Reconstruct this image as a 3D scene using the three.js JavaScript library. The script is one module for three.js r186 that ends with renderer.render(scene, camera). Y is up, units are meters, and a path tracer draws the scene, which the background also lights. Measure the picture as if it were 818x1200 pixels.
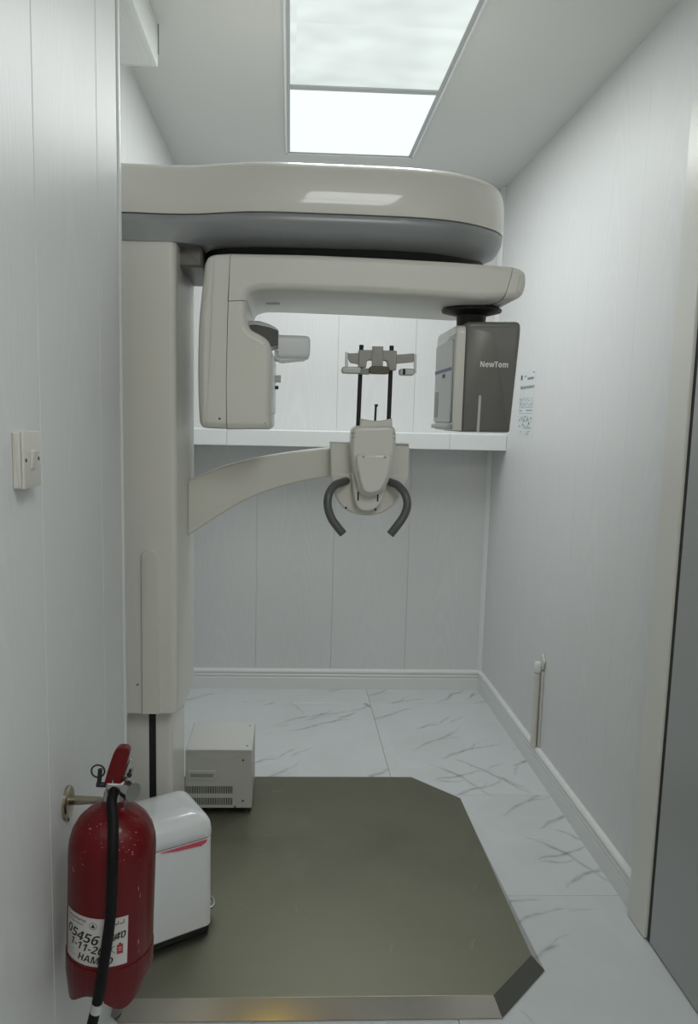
import * as THREE from 'three';
import { RectAreaLightUniformsLib } from 'three/addons/lights/RectAreaLightUniformsLib.js';
import { toCreasedNormals, mergeGeometries } from 'three/addons/utils/BufferGeometryUtils.js';
import { RoundedBoxGeometry } from 'three/addons/geometries/RoundedBoxGeometry.js';
import { ImprovedNoise } from 'three/addons/math/ImprovedNoise.js';
import { FontLoader } from 'three/addons/loaders/FontLoader.js';
import { TextGeometry } from 'three/addons/geometries/TextGeometry.js';

// ---------------------------------------------------------------- camera, light, exposure
const renderer = new THREE.WebGLRenderer({ antialias: true });
renderer.toneMapping = THREE.LinearToneMapping;
renderer.toneMappingExposure = 1.05;
renderer.shadowMap.enabled = true;
const scene = new THREE.Scene();
scene.background = new THREE.Color(0x000000);
const camera = new THREE.PerspectiveCamera(68.35, 818 / 1200, 0.05, 30);
camera.setViewOffset(818, 1200, 34, -2, 818, 1200);
camera.rotation.order = 'YXZ';
camera.position.set(0, 1.45, 0);
camera.rotation.set(-0.12596, -0.04189, 0.02186);

const CEIL = 2.616;
const LAMP_COLOUR = new THREE.Color().setRGB(0.97, 1.0, 0.99);
RectAreaLightUniformsLib.init();
function panelLight(x0, x1, z0, z1, intensity) {
  const l = new THREE.RectAreaLight(LAMP_COLOUR, intensity, x1 - x0, z1 - z0);
  l.position.set((x0 + x1) / 2, CEIL - 0.012, (z0 + z1) / 2);
  l.rotation.x = -Math.PI / 2;
  scene.add(l);
}
const MACHINE_LAMP = 7.2, CORRIDOR_LAMP = 7.6;
panelLight(-0.02, 0.505, -3.49, -2.86, MACHINE_LAMP);
panelLight(-0.02, 0.505, -2.81, -2.215, MACHINE_LAMP);
panelLight(0.14, 0.72, -0.53, 0.1, CORRIDOR_LAMP);
panelLight(0.14, 0.72, 0.16, 0.77, CORRIDOR_LAMP);

{ // the lit amber pane in the door behind the camera
  const l = new THREE.RectAreaLight(new THREE.Color().setRGB(1, 0.66, 0.06), 3.0, 0.16, 0.3);
  l.position.set(-0.05, 1.81, 1.86); scene.add(l);
}

// ---------------------------------------------------------------- helpers
let seed = 20240611;
const rnd = () => { seed = (seed * 1664525 + 1013904223) >>> 0; return seed / 4294967296; };
const V3 = (x, y, z) => new THREE.Vector3(x, y, z);
const noise = new ImprovedNoise();
const N = (x, y, z = 0) => noise.noise(x, y, z);
const taken = {};
function numbered(n) { if (!(n in taken)) { taken[n] = 0; return n; } taken[n]++; return n + '_' + String(taken[n]).padStart(3, '0'); }

function boxUV(g) {                       // uv in metres from the dominant axis of each face
  if (g.index) g = g.toNonIndexed();
  const p = g.attributes.position, uv = new Float32Array(p.count * 2);
  const a = V3(), b = V3(), c = V3(), n = V3();
  for (let i = 0; i < p.count; i += 3) {
    a.fromBufferAttribute(p, i); b.fromBufferAttribute(p, i + 1); c.fromBufferAttribute(p, i + 2);
    n.copy(b).sub(a).cross(c.clone().sub(a));
    const ax = Math.abs(n.x), ay = Math.abs(n.y), az = Math.abs(n.z);
    [a, b, c].forEach((v, k) => {
      const u = ax >= ay && ax >= az ? [v.z, v.y] : ay >= az ? [v.x, v.z] : [v.x, v.y];
      uv[(i + k) * 2] = u[0]; uv[(i + k) * 2 + 1] = u[1];
    });
  }
  g.setAttribute('uv', new THREE.BufferAttribute(uv, 2));
  return g;
}
function smoothLoop(pts, n) {             // closed Catmull-Rom
  const c = new THREE.CatmullRomCurve3(pts.map(p => V3(p[0], p[1], 0)), true, 'centripetal');
  return c.getSpacedPoints(n).slice(0, n).map(v => [v.x, v.y]);
}
function fillet(pts, r, seg = 5) {        // rounds the corners of a polygon; r may be a number or one per corner
  const out = [], n = pts.length;
  for (let i = 0; i < n; i++) {
    const rr = Array.isArray(r) ? r[i] : r;
    const P = pts[i], A = pts[(i + n - 1) % n], B = pts[(i + 1) % n];
    const seam = A[2] && P[2] ? 1 : 0;     // a third entry of 1 marks an edge that butts against its neighbour
    if (!rr) { out.push(P); continue; }
    const da = Math.hypot(A[0] - P[0], A[1] - P[1]), db = Math.hypot(B[0] - P[0], B[1] - P[1]);
    const t = Math.min(rr, da * 0.49, db * 0.49);
    const a = [P[0] + (A[0] - P[0]) / da * t, P[1] + (A[1] - P[1]) / da * t], b = [P[0] + (B[0] - P[0]) / db * t, P[1] + (B[1] - P[1]) / db * t];
    for (let k = 0; k <= seg; k++) {
      const s = k / seg, u = 1 - s;
      out.push([u * u * a[0] + 2 * u * s * P[0] + s * s * b[0], u * u * a[1] + 2 * u * s * P[1] + s * s * b[1], seam || (k === seg && P[2] ? 1 : 0)]);
    }
  }
  return out;
}
const rect = (u0, v0, u1, v1, r = 0) => r ? fillet([[u0, v0], [u1, v0], [u1, v1], [u0, v1]], r) : [[u0, v0], [u1, v0], [u1, v1], [u0, v1]];
function offset(pts, d) {
  if (!d) return pts;
  const n = pts.length; let area = 0;
  for (let i = 0; i < n; i++) { const p = pts[i], q = pts[(i + 1) % n]; area += p[0] * q[1] - q[0] * p[1]; }
  const s = area > 0 ? 1 : -1;
  const raw = pts.map((p, i) => {
    const a = pts[(i + n - 1) % n], b = pts[(i + 1) % n];
    let e1 = [p[0] - a[0], p[1] - a[1]], e2 = [b[0] - p[0], b[1] - p[1]];
    const l1 = Math.hypot(...e1) || 1, l2 = Math.hypot(...e2) || 1;
    const n1 = [-e1[1] / l1 * s, e1[0] / l1 * s], n2 = [-e2[1] / l2 * s, e2[0] / l2 * s];
    const d1 = a[2] ? 0 : d, d2 = p[2] ? 0 : d, det = n1[0] * n2[1] - n1[1] * n2[0];
    if (d1 !== d2 && Math.abs(det) > 0.2) return [p[0] + (d1 * n2[1] - d2 * n1[1]) / det, p[1] + (d2 * n1[0] - d1 * n2[0]) / det, p[2]];
    const m = [n1[0] + n2[0], n1[1] + n2[1]], k = 1 + n1[0] * n2[0] + n1[1] * n2[1];
    const f = Math.max(d1, d2) === 0 && d > 0 ? 0 : (d1 + d2) / 2 / Math.max(k, 0.5);
    return [p[0] + m[0] * f, p[1] + m[1] * f, p[2]];
  });
  if (d < 0) return raw;
  // points that have run past the middle of a tight corner are gathered between their sound neighbours
  const near = q => { let best = 1e9; for (let i = 0; i < n; i++) {
    const a = pts[i], b = pts[(i + 1) % n]; if (a[2]) continue; const ex = b[0] - a[0], ey = b[1] - a[1], l = ex * ex + ey * ey || 1e-12;
    const t = Math.max(0, Math.min(1, ((q[0] - a[0]) * ex + (q[1] - a[1]) * ey) / l)); best = Math.min(best, Math.hypot(q[0] - a[0] - ex * t, q[1] - a[1] - ey * t)); } return best; };
  const ok = raw.map((q, i) => pts[i][2] || pts[(i + n - 1) % n][2] || near(q) > Math.abs(d) * 0.9);
  if (ok.every(v => v) || !ok.some(v => v)) return raw;
  const out = raw.slice(), start = ok.indexOf(true);
  for (let k = 0; k < n; k++) {
    let i = (start + k) % n; if (ok[i]) continue;
    let len = 0; while (!ok[(i + len) % n]) len++;
    const A = raw[(i + n - 1) % n], B = raw[(i + len) % n], mid = [(A[0] + B[0]) / 2, (A[1] + B[1]) / 2];
    {   // where the two sound edges meet once both are moved inwards
      const p0 = pts[(i + n - 1) % n], p1 = pts[i], q0 = pts[(i + len - 1) % n], q1 = pts[(i + len) % n];
      const u = [p1[0] - p0[0], p1[1] - p0[1]], v = [q1[0] - q0[0], q1[1] - q0[1]], lu = Math.hypot(...u), lv = Math.hypot(...v);
      const nu = [-u[1] / lu * s, u[0] / lu * s], nv = [-v[1] / lv * s, v[0] / lv * s], dt = nu[0] * nv[1] - nu[1] * nv[0];
      if (Math.abs(dt) > 0.15) { const cu = nu[0] * p0[0] + nu[1] * p0[1] + (p0[2] ? 0 : d), cv = nv[0] * q0[0] + nv[1] * q0[1] + (q0[2] ? 0 : d); mid[0] = (cu * nv[1] - cv * nu[1]) / dt; mid[1] = (cv * nu[0] - cu * nv[0]) / dt; }
    }
    for (let q = 0; q < len; q++) out[(i + q) % n] = mid;
    k += len - 1;
  }
  return out;
}
// stacks an outline along an axis; levels = [[position, inset or outline], ...]
function loft(outline, levels, axis = 'y', crease = 0.55) {
  const n = outline.length, last = levels.length - 1;
  const map = axis === 'y' ? (u, v, w) => [u, w, v] : axis === 'z' ? (u, v, w) => [u, v, w] : (u, v, w) => [w, v, u];
  const flat = levels.map(([, d]) => Array.isArray(d) ? d : offset(outline, d));
  const rings = flat.map((r, k) => r.map(([u, v]) => map(u, v, levels[k][0])));
  const add = (pos, a, b, c) => {
    const u = [b[0] - a[0], b[1] - a[1], b[2] - a[2]], v = [c[0] - a[0], c[1] - a[1], c[2] - a[2]];
    if (Math.hypot(u[1] * v[2] - u[2] * v[1], u[2] * v[0] - u[0] * v[2], u[0] * v[1] - u[1] * v[0]) > 1e-11) pos.push(...a, ...b, ...c);
  };
  const sides = [], caps = [];
  for (let k = 0; k < last; k++) for (let i = 0; i < n; i++) {
    const m = (i + 1) % n, A = rings[k], B = rings[k + 1];
    add(sides, A[i], A[m], B[m]); add(sides, A[i], B[m], B[i]);
  }
  let area = 0; for (let i = 0; i < n; i++) { const p = outline[i], q = outline[(i + 1) % n]; area += p[0] * q[1] - q[0] * p[1]; }
  for (const k of [0, last]) {
    const all = flat[k], keep = [];
    all.forEach((p, i) => { const q = keep.length ? all[keep[keep.length - 1]] : null; if (!q || Math.hypot(p[0] - q[0], p[1] - q[1]) > 1e-7) keep.push(i); });
    if (keep.length > 3 && Math.hypot(all[keep[0]][0] - all[keep[keep.length - 1]][0], all[keep[0]][1] - all[keep[keep.length - 1]][1]) < 1e-7) keep.pop();
    const faces = THREE.ShapeUtils.triangulateShape(keep.map(i => new THREE.Vector2(all[i][0], all[i][1])), []);
    for (const t of faces) {
      let [a, b, c] = t.map(i => keep[i]);
      const [p, q, r] = [all[a], all[b], all[c]], ar = (q[0] - p[0]) * (r[1] - p[1]) - (r[0] - p[0]) * (q[1] - p[1]);
      if ((ar > 0) !== (area > 0)) [b, c] = [c, b];
      const R = rings[k]; if (k === 0) add(caps, R[a], R[c], R[b]); else add(caps, R[a], R[b], R[c]);
    }
  }
  let vol = 0;
  for (const pos of [sides, caps]) for (let i = 0; i < pos.length; i += 9) {
    const [ax, ay, az, bx, by, bz, cx, cy, cz] = pos.slice(i, i + 9);
    vol += ax * (by * cz - bz * cy) - ay * (bx * cz - bz * cx) + az * (bx * cy - by * cx);
  }
  const make = pos => {
    if (vol < 0) for (let i = 0; i < pos.length; i += 9) for (let k = 0; k < 3; k++) { const t = pos[i + 3 + k]; pos[i + 3 + k] = pos[i + 6 + k]; pos[i + 6 + k] = t; }
    const g = new THREE.BufferGeometry(); g.setAttribute('position', new THREE.BufferAttribute(new Float32Array(pos), 3)); return g;
  };
  const gs = toCreasedNormals(make(sides), crease), gc = make(caps); gc.computeVertexNormals();
  // where the rim runs gently into the end face, its last ring takes the end face's direction
  const e = axis === 'y' ? 1 : axis === 'z' ? 2 : 0, P0 = gs.attributes.position, N0 = gs.attributes.normal;
  const fl = k => { const o = k === 0 ? 1 : last - 1, d0 = levels[k][1], d1 = levels[o][1]; return !Array.isArray(d0) && !Array.isArray(d1) ? d0 - d1 > 1.2 * Math.abs(levels[k][0] - levels[o][0]) : false; };
  for (const k of [0, last]) if (crease > 0.52 && fl(k)) {
    const w = Math.fround(levels[k][0]), dir = Math.sign(levels[k][0] - levels[last - k][0]);
    for (let i = 0; i < P0.count; i++) if (Math.abs(P0.getComponent(i, e) - w) < 1e-6) N0.setXYZ(i, e === 0 ? dir : 0, e === 1 ? dir : 0, e === 2 ? dir : 0);
  }
  return boxUV(mergeGeometries([gs, gc]));
}
const edge = (a, b, r) => {               // levels with a rounded rim at both ends
  const s = Math.sign(b - a);
  return [[a, r], [a + s * r * 0.13, r * 0.5], [a + s * r * 0.5, r * 0.13], [a + s * r, 0], [b - s * r, 0], [b - s * r * 0.5, r * 0.13], [b - s * r * 0.13, r * 0.5], [b, r]];
};
const chamfer = (a, b, r) => [[a, r], [a + Math.sign(b - a) * r, 0], [b - Math.sign(b - a) * r, 0], [b, r]];
function box(x0, y0, z0, x1, y1, z1, r = 0.0015) { return loft(rect(x0, y0, x1, y1, r), chamfer(z0, z1, r), 'z', 0.5); }
function plainBox(x0, y0, z0, x1, y1, z1) {
  const g = new THREE.BoxGeometry(Math.abs(x1 - x0), Math.abs(y1 - y0), Math.abs(z1 - z0)); g.translate((x0 + x1) / 2, (y0 + y1) / 2, (z0 + z1) / 2); return boxUV(g);
}
function rod(a, b, r0, r1 = r0, seg = 20) {
  const A = V3(...a), B = V3(...b), L = A.distanceTo(B);
  const g = new THREE.CylinderGeometry(r1, r0, L, seg); g.translate(0, L / 2, 0);
  g.applyQuaternion(new THREE.Quaternion().setFromUnitVectors(V3(0, 1, 0), B.clone().sub(A).normalize())); g.translate(...a);
  return g.toNonIndexed();
}
function tube(pts, r, seg = 40, rs = 14) {
  const c = new THREE.CatmullRomCurve3(pts.map(p => V3(...p)));
  const parts = [new THREE.TubeGeometry(c, seg, r, rs).toNonIndexed()];
  for (const [t, s] of [[0, -1], [1, 1]]) {
    const d = new THREE.CircleGeometry(r, rs); const tan = c.getTangent(t).multiplyScalar(s);
    d.applyQuaternion(new THREE.Quaternion().setFromUnitVectors(V3(0, 0, 1), tan)); d.translate(...c.getPoint(t).toArray());
    parts.push(d.toNonIndexed());
  }
  return mergeGeometries(parts);
}
const lathe = (prof, seg = 48) => toCreasedNormals(new THREE.LatheGeometry(prof.map(p => new THREE.Vector2(p[0], p[1])), seg).toNonIndexed(), 0.6);
function merge(list) { return mergeGeometries(list.map(g => { const q = g.index ? g.toNonIndexed() : g; for (const k of Object.keys(q.attributes)) if (!['position', 'normal', 'uv'].includes(k)) q.deleteAttribute(k); return q; })); }

function mesh(name, geo, mat, parent) {
  const m = new THREE.Mesh(geo, mat); m.name = name; m.castShadow = m.receiveShadow = true; parent.add(m); return m;
}
function thing(name, label, category, [x, y, z], turn = 0, group) {
  const o = new THREE.Group(); o.name = numbered(name); o.position.set(x, y, z); o.rotation.y = turn;
  o.userData = { label, category }; if (group) o.userData.group = group; scene.add(o); return o;
}
function W(parent, name, geo, mat, label) {      // a part whose geometry is written in room coordinates
  parent.updateWorldMatrix(true, false);
  geo.applyMatrix4(parent.matrixWorld.clone().invert());
  const m = mesh(name, geo, mat, parent); if (label) m.userData.label = label; return m;
}
const Lc = (parent, name, geo, mat, label) => { const m = mesh(name, geo, mat, parent); if (label) m.userData.label = label; return m; };
function struct(name, geo, mat, label) { const m = mesh(name, geo, mat, scene); m.userData = { kind: 'structure', label }; return m; }

// ---------------------------------------------------------------- procedural textures
function dataTex(w, h, fn, srgb) {
  const d = new Uint8Array(w * h * 4);
  for (let j = 0; j < h; j++) for (let i = 0; i < w; i++) {
    const c = fn(i / w, j / h), k = (j * w + i) * 4;
    for (let q = 0; q < 3; q++) d[k + q] = Math.max(0, Math.min(255, Math.round(c[q] * 255))); d[k + 3] = 255;
  }
  const t = new THREE.DataTexture(d, w, h, THREE.RGBAFormat);
  t.magFilter = THREE.LinearFilter; t.minFilter = THREE.LinearMipmapLinearFilter; t.generateMipmaps = true;
  t.wrapS = t.wrapT = THREE.RepeatWrapping; if (srgb) t.colorSpace = THREE.SRGBColorSpace; t.needsUpdate = true; return t;
}
function canvasTex(w, h, draw) {
  const c = document.createElement('canvas'); c.width = w; c.height = h; draw(c.getContext('2d'), w, h);
  const t = new THREE.CanvasTexture(c); t.colorSpace = THREE.SRGBColorSpace; t.needsUpdate = true; return t;
}
// embossed wood grain of the wall boards: 0.8 m x 1.6 m
const grainV = (u, v) => {
  const x = ((u * 2) % 1) - 0.5, half = u < 0.5 ? 0 : 7.3;
  const arch = v * 9 + x * x * 46 + 0.9 * N(x * 3 + half, v * 4, 1.5) + half;
  const ring = 0.5 + 0.5 * Math.sin(arch * 6.283 * (1 + 0.0 * x));
  const fibre = 0.5 + 0.5 * N(u * 260, v * 7, 4.2), fine = 0.5 + 0.5 * N(u * 520, v * 22, 9.1);
  const m = 0.5 + 0.5 * N(u * 5, v * 2.2, 8.8);
  return Math.pow(ring, 3) * m * 0.45 + fibre * 0.35 + fine * 0.2;
};
const grainBump = dataTex(512, 1024, (u, v) => { const g = grainV(u, v); return [g, g, g]; });
const grainColour = dataTex(512, 1024, (u, v) => { const g = 0.95 + 0.05 * grainV(u, v); return [g, g, g]; }, true);
for (const t of [grainBump, grainColour]) t.repeat.set(1 / 0.8, 1 / 1.6);
// marble: 1.3 m square, broken feathery grey veins
const marble = canvasTex(1024, 1024, (c, w, h) => {
  c.fillStyle = '#e5e7e8'; c.fillRect(0, 0, w, h);
  for (let i = 0; i < 260; i++) { c.fillStyle = `rgba(${rnd() < 0.5 ? '205,209,211' : '240,242,243'},0.05)`; c.beginPath(); c.arc(rnd() * w, rnd() * h, 30 + rnd() * 90, 0, 7); c.fill(); }
  c.lineCap = 'round'; c.lineJoin = 'round';
  const vein = (x0, y0, ang, len, wt) => {
    const pts = []; let x = x0, y = y0, a = ang; const n = Math.round(len / 9);
    for (let k = 0; k <= n; k++) { pts.push([x, y]); a += (rnd() - 0.5) * 0.55 + (ang - a) * 0.25; x += Math.cos(a) * 9; y += Math.sin(a) * 9; }
    for (let k = 0; k < n; k++) {
      const t = (k + 0.5) / n, taper = Math.sin(Math.PI * Math.pow(t, 0.7)), gap = 0.35 + 0.65 * Math.abs(N(x0 + k * 0.33, y0, 3) * 2);
      for (const [ww, al] of [[15, 0.022], [9, 0.04], [5, 0.07], [2.2, 0.22]]) {
        c.strokeStyle = `rgba(130,133,134,${Math.min(1, al * taper * gap * wt)})`; c.lineWidth = Math.max(0.6, ww * (0.4 + 0.8 * taper) * Math.min(1.3, wt));
        for (const [ox, oy] of [[0, 0], [w, 0], [-w, 0], [0, h], [0, -h]]) { c.beginPath(); c.moveTo(pts[k][0] + ox, pts[k][1] + oy); c.lineTo(pts[k + 1][0] + ox, pts[k + 1][1] + oy); c.stroke(); }
      }
    }
    return pts;
  };
  for (let i = 0; i < 20; i++) {
    const ang = (rnd() < 0.72 ? 0.5 : -0.75) + (rnd() - 0.5) * 0.5, x = rnd() * w, y = rnd() * h;
    const main = vein(x, y, ang, 130 + rnd() * 260, 1.05 + rnd() * 0.8);
    for (let k = 0; k < 3; k++) { const p = main[Math.floor(rnd() * main.length)]; vein(p[0] + (rnd() - 0.5) * 22, p[1] + (rnd() - 0.5) * 22, ang + (rnd() - 0.5) * 0.9, 50 + rnd() * 110, 0.6 + rnd() * 0.8); }
  }
});
marble.wrapS = marble.wrapT = THREE.RepeatWrapping;
marble.repeat.set(1 / 1.3, 1 / 1.3);
// brushed steel: fine lines along x, scratches and smears
const steelRough = dataTex(512, 512, (u, v) => {
  const l = 0.5 + 0.5 * N(u * 4, v * 240, 3), b = 0.5 + 0.5 * N(u * 5, v * 5, 7), s = 0.5 + 0.5 * N(u * 22, v * 22, 9);
  const g = 0.27 + 0.035 * l + 0.16 * b + 0.07 * s; return [g, g, g];
});
const steelColour = canvasTex(1024, 1024, (c, w, h) => {
  c.fillStyle = '#a9a99c'; c.fillRect(0, 0, w, h);
  for (let i = 0; i < 2600; i++) { const y = rnd() * h, x = rnd() * w; c.fillStyle = `rgba(${rnd() < 0.5 ? '90,90,80' : '200,200,190'},${0.012 + rnd() * 0.02})`; c.fillRect(x, y, 60 + rnd() * 300, 1); }
  c.lineCap = 'round';
  for (let i = 0; i < 26; i++) {
    let x = rnd() * w, y = rnd() * h, a = rnd() * 6.28; c.strokeStyle = `rgba(215,215,205,${0.2 + rnd() * 0.4})`; c.lineWidth = 1 + rnd() * 2;
    c.beginPath(); c.moveTo(x, y); for (let k = 0; k < 4; k++) { a += (rnd() - 0.5) * 1.6; x += Math.cos(a) * 9; y += Math.sin(a) * 9; c.lineTo(x, y); } c.stroke();
  }
});
for (const t of [steelRough, steelColour]) { t.wrapS = t.wrapT = THREE.RepeatWrapping; t.repeat.set(1 / 1.2, 1 / 1.2); }
const paintRed = dataTex(512, 512, (u, v) => {
  const s = N(u * 60, v * 60, 3) + 0.5 * N(u * 130, v * 130, 8), m = N(u * 6 + 3, v * 4, 5);
  const chip = s > 0.62 && m > -0.05 ? 1 : 0, t = 0.5 + 0.5 * N(u * 10, v * 10, 12);
  return chip ? [0.72, 0.52, 0.5] : [0.36 + 0.04 * t, 0.004, 0.028 + 0.008 * t];
}, true);
const cloudGlow = dataTex(256, 256, (u, v) => {
  const c = 0.5 + 0.5 * (N(u * 3, v * 4.5, 2) + 0.5 * N(u * 6, v * 9, 6)); const g = 0.80 + 0.13 * c; return [g * 0.975, g, g * 0.99];
}, true);

// ---------------------------------------------------------------- materials
const P = (o) => new THREE.MeshPhysicalMaterial(o);
const col = (r, g, b) => new THREE.Color().setRGB(r, g, b);
const M = {
  wall: P({ color: col(0.745, 0.755, 0.755), map: grainColour, bumpMap: grainBump, bumpScale: 0.0007, roughness: 0.42, specularIntensity: 0.8 }),
  wallBack: P({ color: col(0.4, 0.41, 0.42), roughness: 0.8 }),
  ceiling: P({ color: col(0.71, 0.715, 0.70), roughness: 0.9 }),
  trim: P({ color: col(0.74, 0.755, 0.75), roughness: 0.35 }),
  jamb: P({ color: col(0.68, 0.675, 0.62), roughness: 0.3 }),
  door: P({ color: col(0.36, 0.37, 0.365), roughness: 0.28 }),
  tile: P({ color: col(0.80, 0.82, 0.82), map: marble, roughness: 0.2, specularIntensity: 0.8 }),
  grout: P({ color: col(0.55, 0.56, 0.56), roughness: 0.9 }),
  shelf: P({ color: col(0.80, 0.82, 0.82), roughness: 0.4 }),
  cream: P({ color: col(0.71, 0.70, 0.64), roughness: 0.38, clearcoat: 0.6, clearcoatRoughness: 0.06 }),
  creamSatin: P({ color: col(0.71, 0.70, 0.64), roughness: 0.42, clearcoat: 0.2, clearcoatRoughness: 0.25 }),
  skirt: P({ color: col(0.30, 0.315, 0.32), metalness: 0.35, roughness: 0.38 }),
  dark: P({ color: col(0.19, 0.187, 0.175), metalness: 0.2, roughness: 0.4 }),
  black: P({ color: col(0.012, 0.012, 0.012), roughness: 0.5 }),
  grey: P({ color: col(0.30, 0.31, 0.30), roughness: 0.4 }),
  silver: P({ color: col(0.52, 0.54, 0.53), metalness: 0.3, roughness: 0.35 }),
  clampGrey: P({ color: col(0.40, 0.39, 0.36), roughness: 0.5 }),
  olive: P({ color: col(0.12, 0.112, 0.085), roughness: 0.6 }),
  clear: P({ color: col(0.85, 0.87, 0.86), roughness: 0.15, transmission: 0.5, thickness: 0 }),
  handle: P({ color: col(0.10, 0.103, 0.10), roughness: 0.36 }),
  white: P({ color: col(0.82, 0.84, 0.85), roughness: 0.35 }),
  whiteGloss: P({ color: col(0.80, 0.82, 0.83), roughness: 0.22, clearcoat: 0.8, clearcoatRoughness: 0.05 }),
  unitGrey: P({ color: col(0.55, 0.55, 0.525), roughness: 0.45 }),
  blue: P({ color: col(0.06, 0.075, 0.26), roughness: 0.4 }),
  letters: P({ color: col(0.86, 0.87, 0.86), roughness: 0.4 }),
  steel: P({ color: col(0.62, 0.615, 0.56), map: steelColour, metalness: 1, roughness: 1, roughnessMap: steelRough }),
  steelEdge: P({ color: col(0.43, 0.42, 0.39), metalness: 1, roughness: 0.15 }),
  chrome: P({ color: col(0.52, 0.52, 0.50), metalness: 1, roughness: 0.22 }),
  nickel: P({ color: col(0.46, 0.42, 0.33), metalness: 1, roughness: 0.3 }),
  red: P({ color: col(1, 1, 1), map: paintRed, roughness: 0.35, specularIntensity: 0.45, clearcoat: 0.25, clearcoatRoughness: 0.1 }),
  rubber: P({ color: col(0.006, 0.006, 0.006), roughness: 0.55, specularIntensity: 0.35 }),
  pink: P({ color: col(0.85, 0.12, 0.18), roughness: 0.35, transmission: 0.25, thickness: 0 }),
  plateWhite: P({ color: col(0.62, 0.61, 0.56), roughness: 0.35 }),
  glow: P({ color: col(0.15, 0.15, 0.15), emissive: col(0.83, 0.91, 0.915), roughness: 0.6 }),
  glowCloud: P({ color: col(0.15, 0.15, 0.15), emissive: col(0.93, 0.97, 0.96), emissiveMap: cloudGlow, roughness: 0.6 }),
  frameGrey: P({ color: col(0.5, 0.52, 0.51), metalness: 0.4, roughness: 0.4 }),
  amber: P({ color: col(0.3, 0.2, 0.05), emissive: col(4.6, 3.2, 0.18), roughness: 0.4 }),
  wood: P({ color: col(0.30, 0.16, 0.08), roughness: 0.4 }),
};

// ---------------------------------------------------------------- the room
const XL = -0.56, XR = 1.06, ZB = -3.93, XN = -0.41, ZN = -1.875, ZF = 1.9;
const floor = struct('floor', plainBox(-0.75, -0.12, ZB - 0.15, 1.25, -0.009, ZF + 0.15), M.grout, 'polished white floor tiles with grey marble veins');
{
  const rows = [[ZB, -3.717, [XL, 0.435, XR]], [-3.717, -2.761, [XL, 0.435, XR]], [-2.761, -2.136, [XL, -0.19, XR]], [-2.136, -1.511, [XL, 0.435, XR]],
    [-1.511, -0.886, [XL, -0.19, XR]], [-0.886, -0.261, [XL, 0.435, XR]], [-0.261, 0.364, [XL, -0.19, XR]], [0.364, 0.989, [XL, 0.435, XR]], [0.989, ZF, [XL, -0.19, XR]]];
  let k = 0;
  for (const [z0, z1, xs] of rows) for (let i = 0; i + 1 < xs.length; i++) {
    const g = loft(rect(xs[i] + 0.0007, z0 + 0.0007, xs[i + 1] - 0.0007, z1 - 0.0007), [[-0.009, 0], [-0.0006, 0], [0, 0.0006]], 'y', 0.4);
    const uv = g.attributes.uv; k++;
    for (let q = 0; q < uv.count; q++) uv.setXY(q, uv.getX(q) + k * 0.53, uv.getY(q) + k * 0.37);
    mesh('tile', g, M.tile, floor);
  }
}
// a wall of tall boards; axis 'x': the boards lie side by side along x (face towards +z), 'z': along z (face towards s * x)
function boards(wall, along, edges, face, s, y0, y1, gap = 0.0008, dep = 0.008) {
  edges.slice(0, -1).forEach((a, i) => {
    const b = edges[i + 1], o = rect(a + gap, y0, b - gap, y1);
    const lev = [[face - s * dep, 0], [face - s * gap * 0.5, 0], [face, gap * 0.5]];
    const g = along === 'x' ? loft(o, lev, 'z', 0.3) : loft(o, lev, 'x', 0.3);
    const uv = g.attributes.uv, off = (i * 0.4 - a) ;
    for (let q = 0; q < uv.count; q++) uv.setXY(q, uv.getX(q) + off, uv.getY(q) + i * 0.47 + face * 3.1);
    mesh('wall_panel', g, M.wall, wall);
  });
}
const wallBack = struct('wall_back', plainBox(-0.75, -0.1, ZB - 0.15, 1.25, CEIL + 0.1, ZB - 0.008), M.wallBack, 'back wall of white wood-grain panels');
boards(wallBack, 'x', [XL, -0.165, 0.24, 0.64, XR], ZB, 1, 0, CEIL, 0.0005);
const wallRight = struct('wall_right', plainBox(XR + 0.008, -0.1, ZB - 0.008, XR + 0.2, CEIL + 0.1, ZF + 0.15), M.wallBack, 'right wall of white wood-grain panels');
boards(wallRight, 'z', [ZB, -3.55, -3.15, -2.75, -2.35, -1.95, -1.55, -1.15, -0.75, -0.35, 0.05, 0.45, 0.85, 1.25, 1.65, ZF], XR, -1, 0, CEIL, 0.0003);
const wallLeft = struct('wall_left', plainBox(XL - 0.2, -0.1, ZB - 0.008, XL - 0.008, CEIL + 0.1, ZN + 0.05), M.wallBack, 'left wall of white panels behind the scanner column');
boards(wallLeft, 'z', [ZB, -3.48, -3.08, -2.68, -2.28, ZN], XL, 1, 0, CEIL);
const wallNear = struct('wall_left_near', plainBox(XL - 0.2, -0.1, ZN + 0.012, XN - 0.008, CEIL + 0.1, ZF + 0.15), M.wallBack, 'near left wall of white wood-grain panels');
boards(wallNear, 'z', [ZN + 0.026, -1.665, -1.265, -0.865, -0.465, -0.065, 0.335, 0.735, 1.135, 1.535, ZF], XN, 1, 0, CEIL, 0.0014);
const wallFront = struct('wall_front', plainBox(-0.75, -0.1, ZF + 0.008, 1.25, CEIL + 0.1, ZF + 0.15), M.wallBack, 'end wall of the passage');
boards(wallFront, 'x', [XN, -0.01, 0.39, 0.79, XR], ZF, -1, 0, CEIL);
const doorEnd = struct('door_2', loft(rect(-0.36, 0.006, 0.5, 2.08), chamfer(ZF, ZF - 0.03, 0.003), 'z', 0.5), M.wood, 'brown wooden door at the end of the passage');
W(doorEnd, 'lit_pane', plainBox(-0.13, 1.66, ZF - 0.034, 0.03, 1.96, ZF - 0.029), M.amber, 'amber lit glass pane');
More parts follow.
